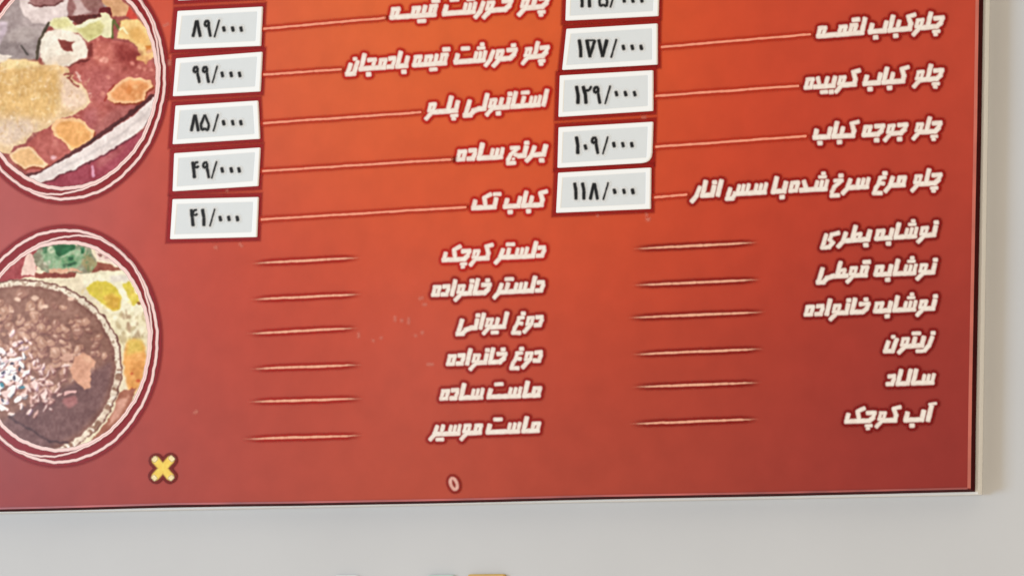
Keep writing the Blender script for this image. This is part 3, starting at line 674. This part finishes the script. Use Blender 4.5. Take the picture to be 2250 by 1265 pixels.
CARDS = [
 ('left', [(391, -80), (577, -94), (574, -8), (390, 1.5)], '79', None, None, 'white price card above the 89/000 card, cut by the photo top'),
 ('left', [(389.5, 24.5), (576, 14.8), (572, 101), (382, 109)], '89', (432, 455.5, 476), (491.5, 511, 529.5, 65, 44, 82), 'white price card reading 89/000, on the gheymeh stew row'),
 ('left', [(386, 128.5), (575.5, 114), (571, 201), (379, 211.7)], '99', (431, 451.5, 471.5), (488, 507.5, 526, 164.5, 145, 183), 'white price card reading 99/000, on the bademjan row'),
 ('left', [(385, 232.3), (566, 221), (570, 305), (378.5, 317)], '85', (428, 450, 473.5), (491, 511, 529, 270.5, 251, 289), 'white price card reading 85/000, on the estanboli polo row'),
 ('left', [(382, 336.6), (571, 324), (566.4, 408.5), (378.5, 420.3)], '49', (427.5, 452, 470), (488, 508, 525, 374, 354.5, 392), 'white price card reading 49/000, on the plain rice row'),
 ('left', [(378.5, 437.4), (567, 432.7), (563.3, 520.5), (373, 525.2)], '41', (424.5, 448, 466), (483.5, 502.5, 521, 480.5, 459, 497), 'white price card reading 41/000, lowest of the left column'),
 ('right', [(1245, -50), (1448, -62), (1445.5, 35.5), (1241.7, 45.8)], '125', (1279, 1297.5, 1325.5, 1346), (1370.5, 1390, 1409.5, 1, -20, 17), 'white price card reading 125/000, topmost in the right column, cut by the photo'),
 ('right', [(1244, 63.7), (1443.5, 51.8), (1443.5, 142), (1234.5, 154)], '1V7', (1276, 1297.5, 1324, 1348), (1369.5, 1389, 1408.5, 105, 87, 127), 'white price card reading 127/000, on the loghmeh kebab row'),
 ('right', [(1229.4, 166), (1434, 154.5), (1434, 243.7), (1226.3, 257)], '129', (1270, 1289.5, 1311, 1334.5), (1354, 1374, 1394, 206.5, 189, 229), 'white price card reading 129/000, on the koobideh kebab row'),
 ('right', [(1226.7, 279.8), (1434, 267.5), (1431, 357), (1224.2, 368.8)], '109', (1269.5, None, 1306.5, 1329.5), (1348.5, 1368.5, 1388, 318.5, 300, 339), 'white price card reading 109/000 with a rounded lower right corner'),
 ('right', [(1225.7, 379.4), (1429.5, 368), (1428.5, 458.7), (1221.2, 467.4)], '118', (1265.5, 1283, 1305, 1330.5), (1350, 1370.5, 1390, 421, 401, 439), 'white price card reading 118/000, lowest of the right column'),
]
def rquad(c, rads, n=4):
    out = []
    for i in range(4):
        p0, p1, p2 = np.array(c[i-1]), np.array(c[i]), np.array(c[(i+1) % 4]); r = rads[i]
        u1 = (p0-p1)/np.linalg.norm(p0-p1); u2 = (p2-p1)/np.linalg.norm(p2-p1)
        for k in range(n+1):
            t = k/n; out.append(tuple((1-t)**2*(p1+u1*r)+2*t*(1-t)*p1+t*t*(p1+u2*r)))
    return out
def shrink(c, m):
    c = [np.array(p, float) for p in c]
    return [c[0]+(m, m), c[1]+(-m, m), c[2]+(-m, -m), c[3]+(m, -m)]
for side, c, digs, xs, dots, label in CARDS:
    rads = [2.5]*4
    if digs == '109': rads[2] = 22
    if digs == '125': rads = [3]*4
    jx = random.uniform(-.0002, .0002)
    o1 = rquad(c, rads); o2 = rquad(shrink(c, 1.5), rads); i1 = rquad(shrink(c, 9.5), [2]*4); i2 = rquad(shrink(c, 11), [2]*4)
    TH = .0028
    layers = [(o1, YF-.0002), (o1, YF-TH+.0007), (o2, YF-TH), (i1, YF-TH), (i2, YF-TH+.0006)]
    # the outline is surveyed on the sheet plane; thickness is added straight out
    V = []; 
    for ring, y in layers:
        for p in ring:
            w = P(p[0], p[1], YF-TH); V.append((w[0], y, w[2]))
    nn = len(o1); Fc = []
    for l in range(4):
        for k in range(nn): Fc.append((l*nn+k, l*nn+(k+1) % nn, (l+1)*nn+(k+1) % nn, (l+1)*nn+k))
    card = obj('price_card', V, Fc, M_CARD)
    tag(card, label, 'price card', 'white price cards stuck on the menu board')
    ins = [ (P(p[0], p[1], YF-TH)[0], YF-TH+.0006, P(p[0], p[1], YF-TH)[2]) for p in i2]
    obj('inset_panel', ins, [tuple(range(nn))], M_INSET, card)
    if xs:
        x1, x2, x3, yd, yt, yb = dots
        sg = []
        for ch, x in zip(digs+'/', xs):
            if x is None: continue
            sg += dig(ch, x, yt, yb)
        for x in (x1, x2, x3): sg += dig('0', x, yd-19, yd+19)
        if digs == '109': sg += dig('0', 1286, 324-19, 324+19)
        ink_patch('price_numerals', sg, card, ink=(16, 20, 22), halo=(250, 250, 250), halo_r=(1.5, 7), halo_a=.55, pad=9, edge=1.9, yplane=YF-TH+.0001, ext=.35)
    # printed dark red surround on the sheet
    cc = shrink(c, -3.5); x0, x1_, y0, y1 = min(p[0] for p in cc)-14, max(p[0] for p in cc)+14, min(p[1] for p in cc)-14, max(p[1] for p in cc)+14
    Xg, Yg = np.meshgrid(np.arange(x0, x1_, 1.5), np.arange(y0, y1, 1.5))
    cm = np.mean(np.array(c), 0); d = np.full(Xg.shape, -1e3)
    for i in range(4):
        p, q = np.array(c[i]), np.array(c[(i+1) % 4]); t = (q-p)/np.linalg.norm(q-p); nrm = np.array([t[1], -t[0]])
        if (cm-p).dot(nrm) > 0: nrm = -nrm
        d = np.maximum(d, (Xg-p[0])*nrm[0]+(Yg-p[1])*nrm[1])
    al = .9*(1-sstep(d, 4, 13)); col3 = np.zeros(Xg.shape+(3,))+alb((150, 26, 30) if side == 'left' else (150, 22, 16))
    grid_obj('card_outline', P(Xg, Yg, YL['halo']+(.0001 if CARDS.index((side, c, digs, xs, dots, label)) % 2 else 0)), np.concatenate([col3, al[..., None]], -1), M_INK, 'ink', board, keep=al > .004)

# ------------------------------------------------------------------ tiles on the wall at the bottom edge
def tile(cname, x0, x1, ytop, h, c, label, slope=-.01):
    m = mat('tile_'+cname, alb(c), rough=.4, noise=.06, nscale=40)
    q = [(x0, ytop), (x1, ytop+slope*(x1-x0)), (x1, ytop+h), (x0, ytop+h)]
    o1 = rquad(q, [5]*4); o2 = rquad(shrink(q, 2), [4]*4)
    V = []
    for ring, y in ((o1, -.0003), (o1, -.004), (o2, -.005)):
        for p in ring:
            w = P(p[0], p[1], -.005); V.append((w[0], y, w[2]))
    nn = len(o1); Fc = [(l*nn+k, l*nn+(k+1) % nn, (l+1)*nn+(k+1) % nn, (l+1)*nn+k) for l in range(2) for k in range(nn)]+[tuple(range(2*nn, 3*nn))]
    tag(obj('wall_tile', V, Fc, m), label, 'tile', 'small tiles on the wall below the board')
tile('amber', 1027, 1108, 1260.5, 70, (198, 164, 84), 'amber square tile on the wall at the bottom edge, rightmost of three')
tile('teal', 938, 996, 1262, 70, (182, 202, 198), 'grey green tile on the wall at the bottom edge, between the pale and the amber one')
tile('pale', 735, 785, 1263.3, 70, (226, 230, 232), 'pale white tile on the wall at the bottom edge, leftmost of three')
